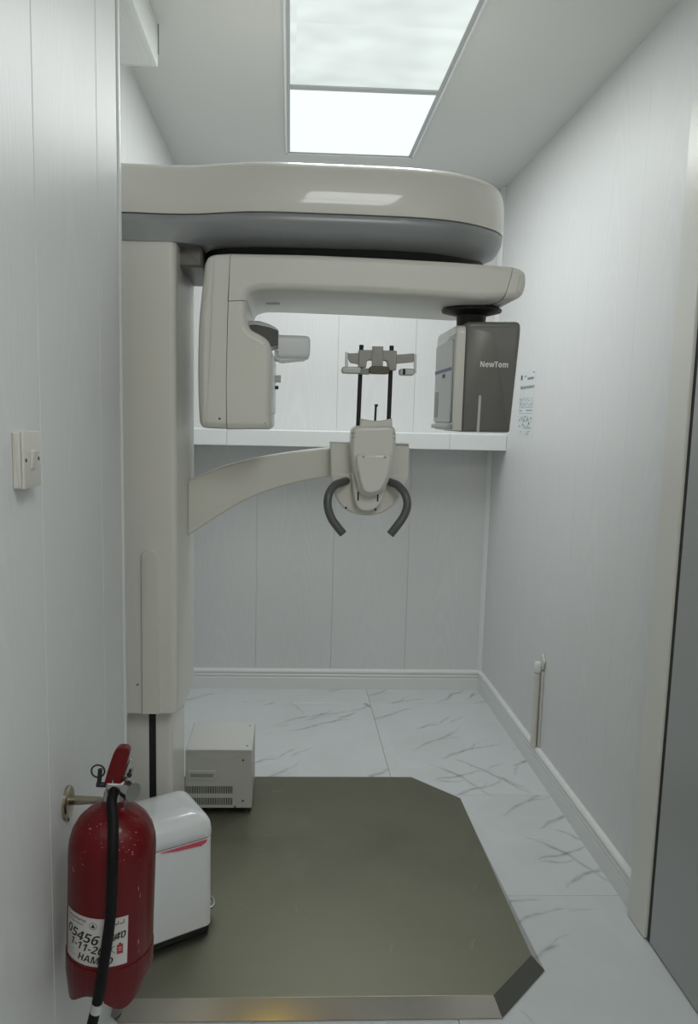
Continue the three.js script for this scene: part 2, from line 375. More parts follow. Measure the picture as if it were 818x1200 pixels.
struct('ceiling', plainBox(-0.75, CEIL, ZB - 0.15, 1.25, CEIL + 0.12, ZF + 0.15), M.ceiling, 'plain matt grey-white ceiling');

// edge strip that closes the near left wall, and the slim strip in the far right corner
struct('trim_1', loft(fillet([[ZN + 0.02, XN - 0.008], [ZN + 0.02, XN + 0.001], [ZN + 0.014, XN + 0.004], [ZN, XN + 0.004], [ZN, XL - 0.008], [ZN + 0.012, XL - 0.008], [ZN + 0.012, XN - 0.008]].map(([z, x]) => [x, z]), 0.0012, 2), [[0, 0], [CEIL, 0]], 'y'), M.trim, 'white edge strip closing the near left wall');
struct('trim_2', loft(fillet([[XR, ZB], [XR - 0.022, ZB], [XR - 0.019, ZB + 0.006], [XR - 0.006, ZB + 0.019], [XR, ZB + 0.022]], 0.002, 2), [[0.1, 0], [CEIL, 0]], 'y'), M.trim, 'slim white strip in the far right wall corner');

// moulded skirting boards
const skirtProfile = [[0, 0], [0.016, 0], [0.016, 0.062], [0.0125, 0.066], [0.0125, 0.07], [0.017, 0.073], [0.017, 0.079], [0.0135, 0.083], [0.0135, 0.087], [0.018, 0.091], [0.018, 0.1], [0.013, 0.107], [0.006, 0.11], [0, 0.11]];
{
  const back = loft(skirtProfile.map(([d, y]) => [ZB + d, y]), [[XL, 0], [XR, 0]], 'x', 0.5);
  struct('baseboard_back', back, M.trim, 'white moulded skirting board along the back wall');
  const right = loft(skirtProfile.map(([d, y]) => [XR - d, y]), [[ZB, 0], [-2.04, 0]], 'z', 0.5);
  struct('baseboard_right', right, M.trim, 'white moulded skirting board along the right wall');
}
// door lining on the right, with the grey door standing open in front of it
struct('trim_3', merge([
  loft(fillet([[-2.04, 0.002], [-1.932, 0.002], [-1.932, 2.285], [-2.04, 2.285]], [0, 0.012, 0, 0], 4), chamfer(XR, XR - 0.032, 0.003), 'x', 0.5),
  loft(rect(-1.932, 2.185, -0.92, 2.285), chamfer(XR, XR - 0.032, 0.003), 'x', 0.5)]), M.jamb, 'cream door lining on the right wall');
const door = struct('door_1', loft(rect(-1.915, 0.006, -1.0, 2.18), chamfer(XR - 0.002, XR - 0.026, 0.002), 'x', 0.5), M.door, 'plain grey door leaf at the right edge');
W(door, 'door_edge', loft(rect(-1.931, 0.004, -1.916, 2.18), [[XR, 0], [XR - 0.0245, 0]], 'x'), M.black, 'black rubber seal in the door gap');

// wall shelf of three boards along the back wall
const shelf = thing('wall_shelf', 'long white ledge shelf across the back wall behind the scanner', 'shelf', [0.25, 1.31, -3.8]);
for (const [a, b] of [[XL, -0.304], [-0.304, 0.78], [0.78, XR]]) W(shelf, 'board', loft(rect(a + 0.0006, 1.311, b - 0.0006, 1.388), chamfer(ZB, -3.665, 0.002), 'z', 0.5), M.shelf);

// ---------------------------------------------------------------- ceiling lights
function ceilingLight(label, x0, x1, z0, zm, z1) {
  const t = thing('ceiling_light', label, 'ceiling light', [(x0 + x1) / 2, CEIL, (z0 + z1) / 2], 0, undefined);
  const y0 = CEIL - 0.010, bars = [];
  for (const [a, b, c, d] of [[x0, z0, x0 + 0.008, z1], [x1 - 0.008, z0, x1, z1], [x0, z0, x1, z0 + 0.008], [x0, z1 - 0.008, x1, z1]]) bars.push(plainBox(a, y0, b, c, CEIL, d));
  W(t, 'frame', merge(bars), M.whiteGloss);
  const inner = [];
  for (const [a, b, c, d] of [[x0 + 0.008, z0 + 0.008, x0 + 0.02, z1 - 0.008], [x1 - 0.022, z0 + 0.008, x1 - 0.008, z1 - 0.008], [x0 + 0.02, z0 + 0.008, x1 - 0.022, z0 + 0.018], [x0 + 0.02, z1 - 0.018, x1 - 0.022, z1 - 0.008]]) inner.push(plainBox(a, CEIL - 0.006, b, c, CEIL, d));
  W(t, 'inner_rim', merge(inner), M.frameGrey);
  W(t, 'crossbar', plainBox(x0 + 0.02, y0, zm - 0.016, x1 - 0.022, CEIL, zm + 0.016), M.frameGrey);
  W(t, 'diffuser', plainBox(x0 + 0.02, CEIL - 0.005, z0 + 0.018, x1 - 0.022, CEIL, zm - 0.016), M.glow, 'evenly bright diffuser');
  const g = plainBox(x0 + 0.02, CEIL - 0.005, zm + 0.016, x1 - 0.022, CEIL, z1 - 0.018);
  const uv = g.attributes.uv; for (let q = 0; q < uv.count; q++) uv.setXY(q, uv.getX(q) / 0.6, uv.getY(q) / 0.6);
  W(t, 'diffuser', g, M.glowCloud, 'diffuser with a faint cloudy print');
}
ceilingLight('bright ceiling light panel above the scanner, split by a crossbar', -0.04, 0.527, -3.515, -2.835, -2.19);
ceilingLight('ceiling light panel over the passage in front of the scanner', 0.12, 0.742, -0.55, 0.13, 0.79);

// white box on the ceiling, upper left
{
  const t = thing('ceiling_box', 'white boxed-in duct under the ceiling in the upper left corner', 'duct box', [-0.49, 2.49, -2.15]);
  W(t, 'casing', box(XL, 2.494, -2.454, -0.418, CEIL, ZN - 0.002, 0.003), M.trim);
  W(t, 'bottom_panel', box(XL + 0.002, 2.490, -2.435, -0.435, 2.4945, ZN - 0.004, 0.0015), M.wall);
  W(t, 'seam_strip', plainBox(XL + 0.002, 2.4915, -2.439, -0.436, 2.4942, -2.4352), M.grey, 'thin grey gap');
  W(t, 'cable', plainBox(-0.4175, 2.53, -2.456, -0.4145, CEIL, -2.453), M.grey, 'thin dark wire');
}

// ---------------------------------------------------------------- steel platform
const PT = 0.042;
{
  const t = thing('steel_platform', 'low brushed steel floor platform with cut corners and sloping rim', 'platform', [0.07, 0, -2.24]);
  const top = [[-0.51, -1.822], [-0.372, -1.684], [0.527, -1.684], [0.667, -1.822], [0.664, -2.66], [0.505, -2.828], [-0.51, -2.828]];
  const bot = [[-0.545, -1.815], [-0.388, -1.656], [0.543, -1.656], [0.702, -1.815], [0.678, -2.672], [0.52, -2.852], [-0.545, -2.852]];
  W(t, 'top_plate', loft(top, [[PT - 0.003, 0], [PT - 0.0006, 0], [PT, 0.0006]], 'y', 0.3), M.steel);
  const tp = top.map(p => [p[0], p[1]]);
  for (let i = 0; i < 6; i++) {            // one bevel for each side of the rim
    const a = tp[i], b = tp[(i + 1) % 6], c = bot[(i + 1) % 6], d = bot[i];
    const g = new THREE.BufferGeometry(), y = PT - 0.0005;
    const q = [[a[0], y, a[1]], [d[0], 0.003, d[1]], [c[0], 0.003, c[1]], [b[0], y, b[1]]];
    const q0 = q.map(([x, yy, z]) => [x * 0.985 + 0.001, Math.max(0.001, yy - 0.004), (z + 2.24) * 0.985 - 2.24]);
    const pos = []; const quad = (A, B, C, D) => pos.push(...A, ...B, ...C, ...A, ...C, ...D);
    quad(...q); quad(q0[3], q0[2], q0[1], q0[0]);
    for (let k = 0; k < 4; k++) { const m = (k + 1) % 4; quad(q[m], q[k], q0[k], q0[m]); }
    g.setAttribute('position', new THREE.BufferAttribute(new Float32Array(pos), 3)); g.computeVertexNormals();
    W(t, 'bevel', boxUV(g), M.steelEdge);
  }
}

// ---------------------------------------------------------------- the scanner
const CZ = -2.235;
const S = thing('dental_scanner', 'cream dental x-ray scanner with column, overhead beam and rotating arm', 'x-ray machine', [-0.42, PT, CZ]);
{
  // column
  const stem = W(S, 'column_stem', loft(rect(-0.5555, -2.36, -0.326, -2.10, 0.012), [[PT, 0], [1.0, 0]], 'y'), M.cream);
  W(stem, 'slot', plainBox(-0.392, PT + 0.01, -2.12, -0.3725, 0.9, -2.0985), M.black, 'black slot');
  const side = fillet([[-2.05, 0.617], [-2.20, 0.568], [-2.424, 0.572], [-2.424, 1.91], [-2.05, 1.91]], [0, 0.08, 0.06, 0, 0], 8);
  const sleeve = W(S, 'column_sleeve', loft(side, [[-0.5555, 0], [-0.325, 0], [-0.315, 0.002], [-0.307, 0.007], [-0.303, 0.016]], 'x', 0.7), M.creamSatin);
  W(sleeve, 'cover_strip', loft(fillet([[-0.401, 0.616], [-0.354, 0.616], [-0.354, 1.083], [-0.401, 1.083]], [0.002, 0.002, 0.022, 0.022], 6), [[-2.06, 0], [-2.046, 0], [-2.043, 0.0015], [-2.0415, 0.005]], 'z', 0.7), M.creamSatin, 'raised strip with rounded top');
  W(sleeve, 'screw', rod([-0.414, 0.70, -2.052], [-0.414, 0.70, -2.0485], 0.004), M.grey);
  W(S, 'column_neck', box(-0.31, 1.846, -2.42, -0.243, 1.91, -2.11, 0.006), M.dark, 'grey neck under the beam');
  // overhead beam
  const frontEdge = [[-0.5555, -2.042], [-0.43, -2.042], [-0.32, -2.044], [-0.25, -2.036], [-0.19, -2.018], [-0.13, -2.001], [-0.06, -1.9915], [0.08, -1.992], [0.2, -1.9945], [0.31, -2.001], [0.42, -2.024], [0.5, -2.068], [0.55, -2.112], [0.585, -2.168], [0.6, CZ]];
  const c = new THREE.CatmullRomCurve3(frontEdge.map(p => V3(p[0], 0, p[1])), false, 'centripetal').getSpacedPoints(110).map(v => [v.x, v.z]);
  const plan = [...c, ...c.slice(0, -1).reverse().map(([x, z]) => [x, 2 * CZ - z])];
  const beam = W(S, 'overhead_beam', loft(plan, [[1.9655, 0.004], [1.967, 0.001], [1.975, 0], [2.0, -0.0005], [2.03, 0.0005], [2.058, 0.004], [2.076, 0.009], [2.087, 0.016], [2.094, 0.028], [2.098, 0.05]], 'y', 0.8), M.cream);
  const hug = x => { const t = Math.max(0, Math.min(1, (x + 0.33) / 0.16)); return t * t * (3 - 2 * t); };   // the skirt stays full over the column
  const skirtRing = d => { const a = offset(plan, Math.min(d, 0.003)), b = offset(plan, d); return plan.map((p, i) => { const t = hug(p[0]); return [a[i][0] * (1 - t) + b[i][0] * t, a[i][1] * (1 - t) + b[i][1] * t]; }); };
  W(beam, 'beam_skirt', loft(plan, [[1.9635, 0.003], [1.961, 0.001], [1.945, 0.003], [1.928, 0.010], [1.914, 0.022], [1.904, 0.042], [1.897, 0.075]].map(([y, d]) => [y, skirtRing(d)]), 'y', 0.8), M.skirt, 'grey lower half of the beam');
  W(beam, 'seam', loft(plan, [[1.9632, 0.006], [1.9658, 0.006]], 'y'), M.black);
  const hub = loft(smoothLoop([[-0.22, -2.13], [0.1, -2.07], [0.4, -2.10], [0.55, -2.235], [0.4, -2.37], [0.1, -2.40], [-0.22, -2.34]], 60), [[1.872, 0.02], [1.9, 0]], 'y');
  W(beam, 'turning_bearing', hub, M.black, 'black bearing gap');

  // rotating arm
  const F = -2.012, B = -2.462;
  const lev = [[F, 0.02], [F - 0.002, 0.0125], [F - 0.006, 0.0065], [F - 0.012, 0.002], [F - 0.02, 0], [B + 0.02, 0], [B + 0.012, 0.002], [B + 0.004, 0.01], [B, 0.02]];
  const sm = 0.9;
  const arm = W(S, 'rotating_arm', loft(fillet([[-0.1602, 1.8672], [0.0369, 1.8699], [0.2366, 1.8673], [0.4381, 1.8625], [0.5745, 1.8557, 1], [0.5676, 1.8165, 1], [0.5545, 1.7725], [0.5104, 1.7669], [0.2396, 1.7746], [-0.0279, 1.778], [-0.0876, 1.7763], [-0.1118, 1.767], [-0.1183, 1.7497, 1], [-0.1642, 1.7461, 1]], [0, 0.05, 0.05, 0.05, 0, 0.02, 0, 0.03, 0.05, 0.05, 0.03, 0.02, 0, 0]), lev, 'z', sm), M.creamSatin);
  W(arm, 'end_cap', loft(fillet([[0.576, 1.8555], [0.5989, 1.8499], [0.6131, 1.8395], [0.615, 1.8069], [0.6072, 1.7827], [0.5897, 1.7713], [0.556, 1.7715, 1], [0.5691, 1.8165, 1]], [0, 0.01, 0.01, 0.02, 0.02, 0.02, 0, 0.02]), lev.map(([z, d]) => [z, d * 1.0]), 'z', sm), M.creamSatin);
  const capOutline = fillet([[-0.1612, 1.8672], [-0.2004, 1.8639], [-0.2179, 1.858], [-0.2266, 1.8408], [-0.2331, 1.7829], [-0.2417, 1.7073], [-0.2449, 1.5983], [-0.2436, 1.4989], [-0.2395, 1.4170], [-0.168, 1.4156, 1], [-0.1699, 1.5339, 1], [-0.1685, 1.644, 1], [-0.1662, 1.7526, 1]], [0, 0.01, 0.01, 0.02, 0.03, 0.04, 0.04, 0.03, 0.022, 0, 0.03, 0.03, 0.03]);
  const cap = W(arm, 'side_cover', loft(capOutline, lev, 'z', sm), M.creamSatin);
  W(cap, 'screw', rod([-0.186, 1.443, F - 0.004], [-0.186, 1.443, F + 0.0008], 0.0028), M.black);
  W(arm, 'underside_label', plainBox(-0.076, 1.7762, -2.27, -0.036, 1.779, -2.235), M.clampGrey, 'worn grey label');

  // x-ray tube head
  const head = W(S, 'tube_head', loft(fillet([[-0.1646, 1.7443, 1], [-0.1186, 1.7479], [-0.1189, 1.6976], [-0.1087, 1.6761], [-0.0819, 1.6637], [-0.0617, 1.6511], [-0.0525, 1.6316], [-0.0497, 1.4249], [-0.0541, 1.4169], [-0.1662, 1.4146, 1], [-0.1685, 1.534, 1], [-0.1668, 1.644, 1]], [0, 0, 0.015, 0.015, 0.015, 0.015, 0.02, 0.004, 0.004, 0, 0.03, 0.03]), lev, 'z', sm), M.creamSatin);
  W(head, 'inner_cover', box(-0.052, 1.46, -2.42, -0.0465, 1.615, -2.06, 0.002), M.white);
  W(head, 'button_plate', box(-0.048, 1.553, -2.30, -0.030, 1.572, -2.24, 0.002), M.silver);
  W(head, 'knob', rod([-0.047, 1.537, -2.26], [-0.036, 1.537, -2.26], 0.005), M.black);
  const shroud = W(head, 'collimator_shroud', loft(fillet([[-0.135, 1.7173], [-0.0912, 1.7184], [-0.059, 1.7096], [-0.0366, 1.6956], [-0.0359, 1.650], [-0.056, 1.6463], [-0.0734, 1.64], [-0.135, 1.64]], [0, 0.01, 0.01, 0.004, 0.004, 0, 0, 0]), chamfer(-2.30, -2.18, 0.004), 'z', 0.6), M.white);
  W(shroud, 'front_visor', loft(fillet([[-0.13, 1.705], [-0.1, 1.707], [-0.06, 1.7], [-0.038, 1.692], [-0.0375, 1.651], [-0.06, 1.648], [-0.1, 1.66]], 0.003), chamfer(-2.19, -2.175, 0.002), 'z', 0.6), M.handle, 'dark grey wedge');
  W(shroud, 'nozzle', loft(rect(-2.292, 1.618, -2.188, 1.6835, 0.016), [[-0.037, 0], [0.043, 0.001], [0.050, 0.004], [0.0535, 0.012]], 'x', 0.6), M.white);
  W(shroud, 'nozzle_base', loft(fillet([[-0.048, 1.64], [-0.037, 1.64], [0.03, 1.622], [0.042, 1.6165], [-0.03, 1.6085], [-0.048, 1.615]], 0.003), chamfer(-2.28, -2.2, 0.003), 'z', 0.6), M.white);

  // detector head under the right end of the arm
  const swivel = lathe([[0, 1.714], [0.040, 1.715], [0.042, 1.748], [0.083, 1.758], [0.085, 1.764], [0.07, 1.775], [0, 1.776]]); swivel.translate(0.512, 0, -2.19);
  W(arm, 'swivel_disc', swivel, M.black, 'black swivel disc');
  const dF = -2.048, dB = -2.325;
  const det = W(S, 'detector_shell', loft(fillet([[0.4665, 1.716], [0.6175, 1.7205], [0.6178, 1.685], [0.6025, 1.4213], [0.4665, 1.4212]], [0.014, 0.026, 0.03, 0.008, 0.006]),
    [[dF, 0.014], [dF - 0.002, 0.0085], [dF - 0.006, 0.004], [dF - 0.013, 0.001], [dF - 0.02, 0], [dB + 0.03, 0], [dB + 0.015, 0.003], [dB + 0.004, 0.01], [dB, 0.02]], 'z', 0.8), M.dark);
  const band = fillet([[dF - 0.006, 1.424], [dF - 0.006, 1.707], [dB + 0.005, 1.707], [dB + 0.005, 1.424]], [0.004, 0.022, 0.03, 0.004], 6);
  W(det, 'inner_frame', loft(band, [[0.4412, 0.006], [0.444, 0.002], [0.449, 0], [0.4675, 0]], 'x', 0.7), M.cream, 'cream frame');
  const face = W(det, 'sensor_face', loft(rect(dB + 0.012, 1.445, dF - 0.032, 1.672, 0.01), [[0.4385, 0.002], [0.442, 0]], 'x', 0.6), M.silver, 'silver sensor face');
  W(face, 'stripe', plainBox(0.4372, 1.588, dB + 0.014, 0.439, 1.597, dF - 0.034), M.blue, 'dark blue stripe');
  W(face, 'sticker', plainBox(0.4378, 1.572, -2.20, 0.439, 1.583, -2.165), M.black, 'small black sticker');
  W(face, 'grille', plainBox(0.4378, 1.46, dB + 0.02, 0.439, 1.535, dB + 0.075), M.grey, 'grey grille');
  W(det, 'bottom_ledge', box(0.434, 1.428, dB + 0.002, 0.444, 1.441, dF - 0.03, 0.002), M.silver);
  W(det, 'light_strip', loft(fillet([[0.5075, 1.4225], [0.5155, 1.4225], [0.5165, 1.521], [0.509, 1.521]], [0.001, 0.001, 0.004, 0.004]), [[dF - 0.004, 0], [dF + 0.001, 0.0005]], 'z', 0.6), M.unitGrey, 'pale vertical strip');
  const font = await new FontLoader().loadAsync('fonts/droid/droid_sans_bold.typeface.json');
  const tg = new TextGeometry('NewTom', { font, size: 0.0152, depth: 0.0012, curveSegments: 5, bevelEnabled: false });
  tg.computeBoundingBox(); const tw = tg.boundingBox.max.x - tg.boundingBox.min.x; tg.scale(0.0755 / tw, 1, 1); tg.translate(0.5077, 1.5965, dF - 0.0004);
  W(det, 'lettering', boxUV(tg), M.letters, 'white brand lettering');

  // curved support arm from the column to the chin rest
  const topE = [[-0.304, 1.255], [-0.2531, 1.2777], [-0.2023, 1.2985], [-0.1005, 1.3267], [0.027, 1.3497], [0.1242, 1.3619], [0.1807, 1.3656]];
  const botE = [[0.1829, 1.2808], [0.1443, 1.2775], [0.0799, 1.2688], [-0.0226, 1.2434], [-0.1249, 1.2028], [-0.2016, 1.1573], [-0.2528, 1.1226], [-0.304, 1.0879]];
  const sp = (p, n) => new THREE.CatmullRomCurve3(p.map(q => V3(q[0], q[1], 0))).getPoints(n).map(v => [v.x, v.y]);
  W(S, 'support_arm', loft([...sp(topE, 22), ...sp(botE, 22)], edge(-2.35, -2.262, 0.006), 'z', 0.6), M.creamSatin, 'curved support arm');
  // chin rest
  const chin = W(S, 'chin_rest', loft(fillet([[0.12, 1.379], [0.3501, 1.374], [0.3509, 1.2817], [0.3372, 1.2437], [0.2917, 1.2428], [0.2289, 1.2367], [0.1733, 1.2483], [0.1429, 1.2578], [0.1224, 1.2774]], [0.004, 0.004, 0.01, 0.01, 0.01, 0.01, 0.01, 0.02, 0.01]), edge(-2.30, -2.2, 0.004), 'z', 0.6), M.creamSatin);
  W(chin, 'top_gap', loft(rect(0.1205, -2.298, 0.349, -2.204), [[1.3745, 0], [1.381, 0.001]], 'y'), M.clampGrey);
  W(chin, 'back_bib', loft(smoothLoop([[0.1275, 1.285], [0.235, 1.29], [0.3436, 1.285], [0.337, 1.25], [0.325, 1.2248], [0.301, 1.1924], [0.2687, 1.1741], [0.2309, 1.1684], [0.1853, 1.1753], [0.152, 1.1975], [0.133, 1.2345]], 48), edge(-2.25, -2.193, 0.008), 'z', 0.8), M.creamSatin);
  W(chin, 'tongue', loft(smoothLoop([[0.181, 1.30], [0.23, 1.305], [0.2855, 1.30], [0.2835, 1.27], [0.2777, 1.2424], [0.2666, 1.2102], [0.245, 1.19], [0.2254, 1.1847], [0.203, 1.1918], [0.1899, 1.2162], [0.183, 1.26]], 44), edge(-2.2, -2.158, 0.007), 'z', 0.8), M.creamSatin);
  const shield = W(chin, 'shield', loft(smoothLoop([[0.1779, 1.424], [0.1889, 1.4308], [0.237, 1.4323], [0.2863, 1.4329], [0.2963, 1.425], [0.3002, 1.3824], [0.2945, 1.3336], [0.2863, 1.2845], [0.2702, 1.2498], [0.2437, 1.232], [0.2191, 1.2316], [0.2016, 1.2411], [0.191, 1.2704], [0.177, 1.3313], [0.1733, 1.3798]], 64), [[-2.2, 0], [-2.142, 0], [-2.134, 0.002], [-2.128, 0.007], [-2.126, 0.013]], 'z', 0.8), M.cream);
  W(shield, 'front_cover', loft(fillet([[0.1855, 1.352], [0.2905, 1.354], [0.2865, 1.32], [0.277, 1.28], [0.262, 1.251], [0.2437, 1.241], [0.2191, 1.2405], [0.206, 1.25], [0.197, 1.28], [0.187, 1.325]], [0.018, 0.018, 0.02, 0.02, 0.02, 0.02, 0.02, 0.02, 0.02, 0.02]), [[-2.13, 0], [-2.119, 0.001], [-2.114, 0.004], [-2.112, 0.009]], 'z', 0.8), M.cream);
  for (const x of [0.207, 0.268]) W(shield, 'screw', rod([x, 1.345, -2.113], [x, 1.345, -2.1105], 0.0035), M.clampGrey);
  for (const y of [1.398, 1.41]) W(shield, 'groove', loft(rect(0.173, -2.2, 0.3005, -2.1255, 0.012), [[y, 0.0008], [y + 0.0016, 0.0008]], 'y'), M.clampGrey);
  W(shield, 'chin_cup', loft([...sp([[0.198, 1.4526], [0.2225, 1.4478], [0.2444, 1.4462], [0.2662, 1.4486], [0.288, 1.4546]], 10), [0.2912, 1.41], [0.1963, 1.41]], chamfer(-2.17, -2.14, 0.003), 'z', 0.5), M.cream);
  for (const [x, y0, y1] of [[0.1994, 1.241, 1.2164], [0.2562, 1.2396, 1.215]]) W(chin, 'slot', plainBox(x - 0.002, y1, -2.16, x + 0.002, y0, -2.1568), M.black);
  for (const [x, y] of [[0.168, 1.191], [0.255, 1.187]]) W(chin, 'screw', rod([x, y, -2.195], [x, y, -2.1915], 0.0032), M.black);
  const hl = [[0.168, 1.270, -2.2], [0.152, 1.267, -2.17], [0.13, 1.2595, -2.15], [0.113, 1.235, -2.13], [0.1105, 1.2025, -2.12], [0.1223, 1.1681, -2.115], [0.1427, 1.1411, -2.11], [0.1554, 1.1264, -2.11]];
  const hr = [[0.281, 1.272, -2.2], [0.296, 1.269, -2.17], [0.3116, 1.2633, -2.15], [0.3305, 1.241, -2.13], [0.3371, 1.2134, -2.12], [0.3292, 1.1835, -2.115], [0.3082, 1.1513, -2.11], [0.2891, 1.126, -2.11]];
  for (const h of [hl, hr]) W(chin, 'hand_grip', tube(h, 0.0118), M.handle, 'dark grey bent hand grip');
  // head clamp on two black rods
  W(chin, 'rod', rod([0.1938, 1.42, -2.16], [0.1971, 1.657, -2.16], 0.0062), M.black, 'black rod');
  W(chin, 'rod', rod([0.2808, 1.42, -2.16], [0.2825, 1.657, -2.16], 0.0062), M.black, 'black rod');
  W(chin, 'bite_peg', merge([rod([0.2418, 1.43, -2.16], [0.243, 1.488, -2.16], 0.0032), box(0.2395, 1.486, -2.165, 0.2485, 1.493, -2.155, 0.001)]), M.black, 'black bite peg');
  const clamp = W(chin, 'head_clamp', loft(fillet([[0.1888, 1.6424], [0.2961, 1.6428], [0.2965, 1.5884], [0.2738, 1.5879], [0.2705, 1.6148], [0.2127, 1.6148], [0.2109, 1.5935], [0.1892, 1.5945]], [0.003, 0.003, 0.003, 0.003, 0.008, 0.008, 0.003, 0.003]), chamfer(-2.172, -2.146, 0.002), 'z', 0.5), M.clampGrey, 'grey temple clamp');
  W(clamp, 'slider', box(0.226, 1.585, -2.15, 0.2572, 1.653, -2.141, 0.002), M.clampGrey);
  W(clamp, 'forehead_pad', loft(rect(0.2175, 1.5755, 0.274, 1.597, 0.009), edge(-2.145, -2.118, 0.004), 'z', 0.7), M.olive, 'dark olive pad');
  W(clamp, 'pad_link', box(0.191, 1.574, -2.146, 0.219, 1.591, -2.13, 0.002), M.grey);
  W(clamp, 'temple_pad', loft(rect(0.1405, 1.575, 0.194, 1.593, 0.008), edge(-2.15, -2.112, 0.004), 'z', 0.7), M.silver, 'pale temple pad');
  W(clamp, 'temple_pad', loft(rect(0.302, 1.5735, 0.343, 1.592, 0.008), edge(-2.15, -2.112, 0.004), 'z', 0.7), M.silver);
  W(clamp, 'pad_cap', loft(rect(0.309, 1.575, 0.317, 1.591, 0.003), edge(-2.146, -2.11, 0.002), 'z', 0.7), M.black);
  W(clamp, 'side_arm', loft(fillet([[0.152, 1.634], [0.166, 1.6325], [0.19, 1.634], [0.19, 1.603], [0.166, 1.607]], 0.002), chamfer(-2.166, -2.152, 0.001), 'z', 0.5), M.clampGrey);
  W(clamp, 'side_arm', loft(fillet([[0.295, 1.632], [0.346, 1.637], [0.346, 1.613], [0.295, 1.607]], 0.002), chamfer(-2.166, -2.152, 0.001), 'z', 0.5), M.clampGrey);
  W(clamp, 'locking_rod', rod([0.1555, 1.588, -2.148], [0.1545, 1.635, -2.148], 0.004), M.white);
  W(clamp, 'locking_rod', rod([0.3495, 1.582, -2.148], [0.3485, 1.634, -2.148], 0.004), M.white);
}

// ---------------------------------------------------------------- grey power unit beside the column
{
  const t = thing('power_unit', 'light grey metal power unit with vents standing behind the column', 'equipment box', [-0.235, PT, -2.68]);
  const x0 = -0.352, x1 = -0.115, y0 = PT + 0.012, y1 = 0.276, zf = -2.562, zb = -2.80;
  const body = W(t, 'body', box(x0, y0, zb, x1, y1 - 0.004, zf, 0.003), M.unitGrey);
  W(t, 'top_cover', loft(fillet([[x0, y1 - 0.012], [x1, y1 - 0.012], [x1, y1 - 0.004], [x1 - 0.006, y1], [x0 + 0.006, y1], [x0, y1 - 0.004]], 0.001, 2), chamfer(zb - 0.001, zf + 0.0015, 0.002), 'z', 0.5), M.unitGrey);
  for (const [x, z] of [[x1 - 0.02, zf - 0.03], [x1 - 0.02, zb + 0.03]]) W(t, 'screw', rod([x, y1 - 0.001, z], [x, y1 + 0.001, z], 0.003), M.black);
  for (const [x, y] of [[-0.147, 0.236], [-0.147, 0.083], [-0.175, 0.060]]) W(t, 'screw', rod([x, y, zf - 0.001], [x, y, zf + 0.0014], 0.0035), M.black);
  const hand = W(t, 'handle_recess', loft(rect(-0.343, 0.163, -0.243, 0.197, 0.003), chamfer(zf - 0.002, zf + 0.004, 0.0015), 'z', 0.5), M.unitGrey);
  W(hand, 'recess', loft(rect(-0.334, 0.173, -0.252, 0.187, 0.003), [[zf + 0.002, 0], [zf + 0.0046, 0]], 'z'), M.grey, 'dark grip opening');
  for (const [ya, yb] of [[0.111, 0.138], [0.068, 0.094]]) {
    const slots = []; for (let i = 0; i < 26; i++) { const x = x0 + 0.004 + i * 0.0064; slots.push(plainBox(x, ya, zf - 0.001, x + 0.0032, yb, zf + 0.0008)); }
    const v = W(t, 'vent', merge(slots), M.black, 'row of narrow vent slots'); v.userData.kind = 'stuff';
  }
  for (const [x, z] of [[x0 + 0.03, zf - 0.03], [x1 - 0.02, zf - 0.012], [x0 + 0.03, zb + 0.03], [x1 - 0.02, zb + 0.02]]) W(t, 'foot', rod([x, PT, z], [x, y0, z], 0.012), M.black);
}

// ---------------------------------------------------------------- white pedal bin
{
  const t = thing('pedal_bin', 'white rectangular pedal bin with domed lid standing on the steel plate', 'bin', [-0.337, PT, -1.951], 0.515);
  const w = 0.115, d = 0.095, o = rect(-w, -d, w, d, 0.022);
  Lc(t, 'base', loft(offset(o, 0.004), [[0, 0.003], [0.003, 0], [0.022, 0]], 'y', 0.5), M.black, 'black plastic base');
  Lc(t, 'body', loft(o, [[0.02, 0.003], [0.024, 0], [0.275, 0], [0.277, 0.002]], 'y', 0.6), M.white);
  Lc(t, 'lid', loft(rect(-w - 0.003, -d - 0.003, w + 0.003, d + 0.003, 0.03), [[0.281, 0.002], [0.283, 0], [0.303, 0], [0.318, 0.003], [0.328, 0.008], [0.335, 0.014], [0.341, 0.022], [0.346, 0.034], [0.349, 0.05], [0.35, 0.065]].map(([y, q]) => [y, rect(-w - 0.003 + q, -d - 0.003 + q, w + 0.003 - q, d + 0.003 - q, 0.03 - q * 0.35)]), 'y', 0.8), M.whiteGloss);
  Lc(t, 'lid_gap', loft(offset(o, 0.004), [[0.276, 0], [0.282, 0]], 'y'), M.black);
  Lc(t, 'pedal', merge([tube([[w - 0.03, 0.04, d - 0.05], [w + 0.02, 0.04, d - 0.045], [w + 0.033, 0.042, d - 0.075], [w + 0.02, 0.04, d - 0.115], [w - 0.03, 0.04, d - 0.12]], 0.004), box(w + 0.004, 0.037, d - 0.11, w + 0.028, 0.043, d - 0.05, 0.002)]), M.chrome, 'chrome pedal');
  const bag = thing('bin_bag', 'pink plastic bag edge poking out under the bin lid', 'bag', [-0.337, PT + 0.2635, -1.951], 0.515);
  const pts = [[-0.035, 0.012], [0.03, 0.0125], [0.06, 0.0125], [0.098, 0.0125], [0.094, 0.006], [0.085, 0.002], [0.078, -0.001], [0.07, 0.001], [0.05, 0.002], [0.01, 0.005]];
  Lc(bag, 'bag_edge', loft(pts, [[d + 0.0004, 0], [d + 0.003, 0.0002], [d + 0.0042, 0.0008]], 'z', 0.4), M.pink);
}

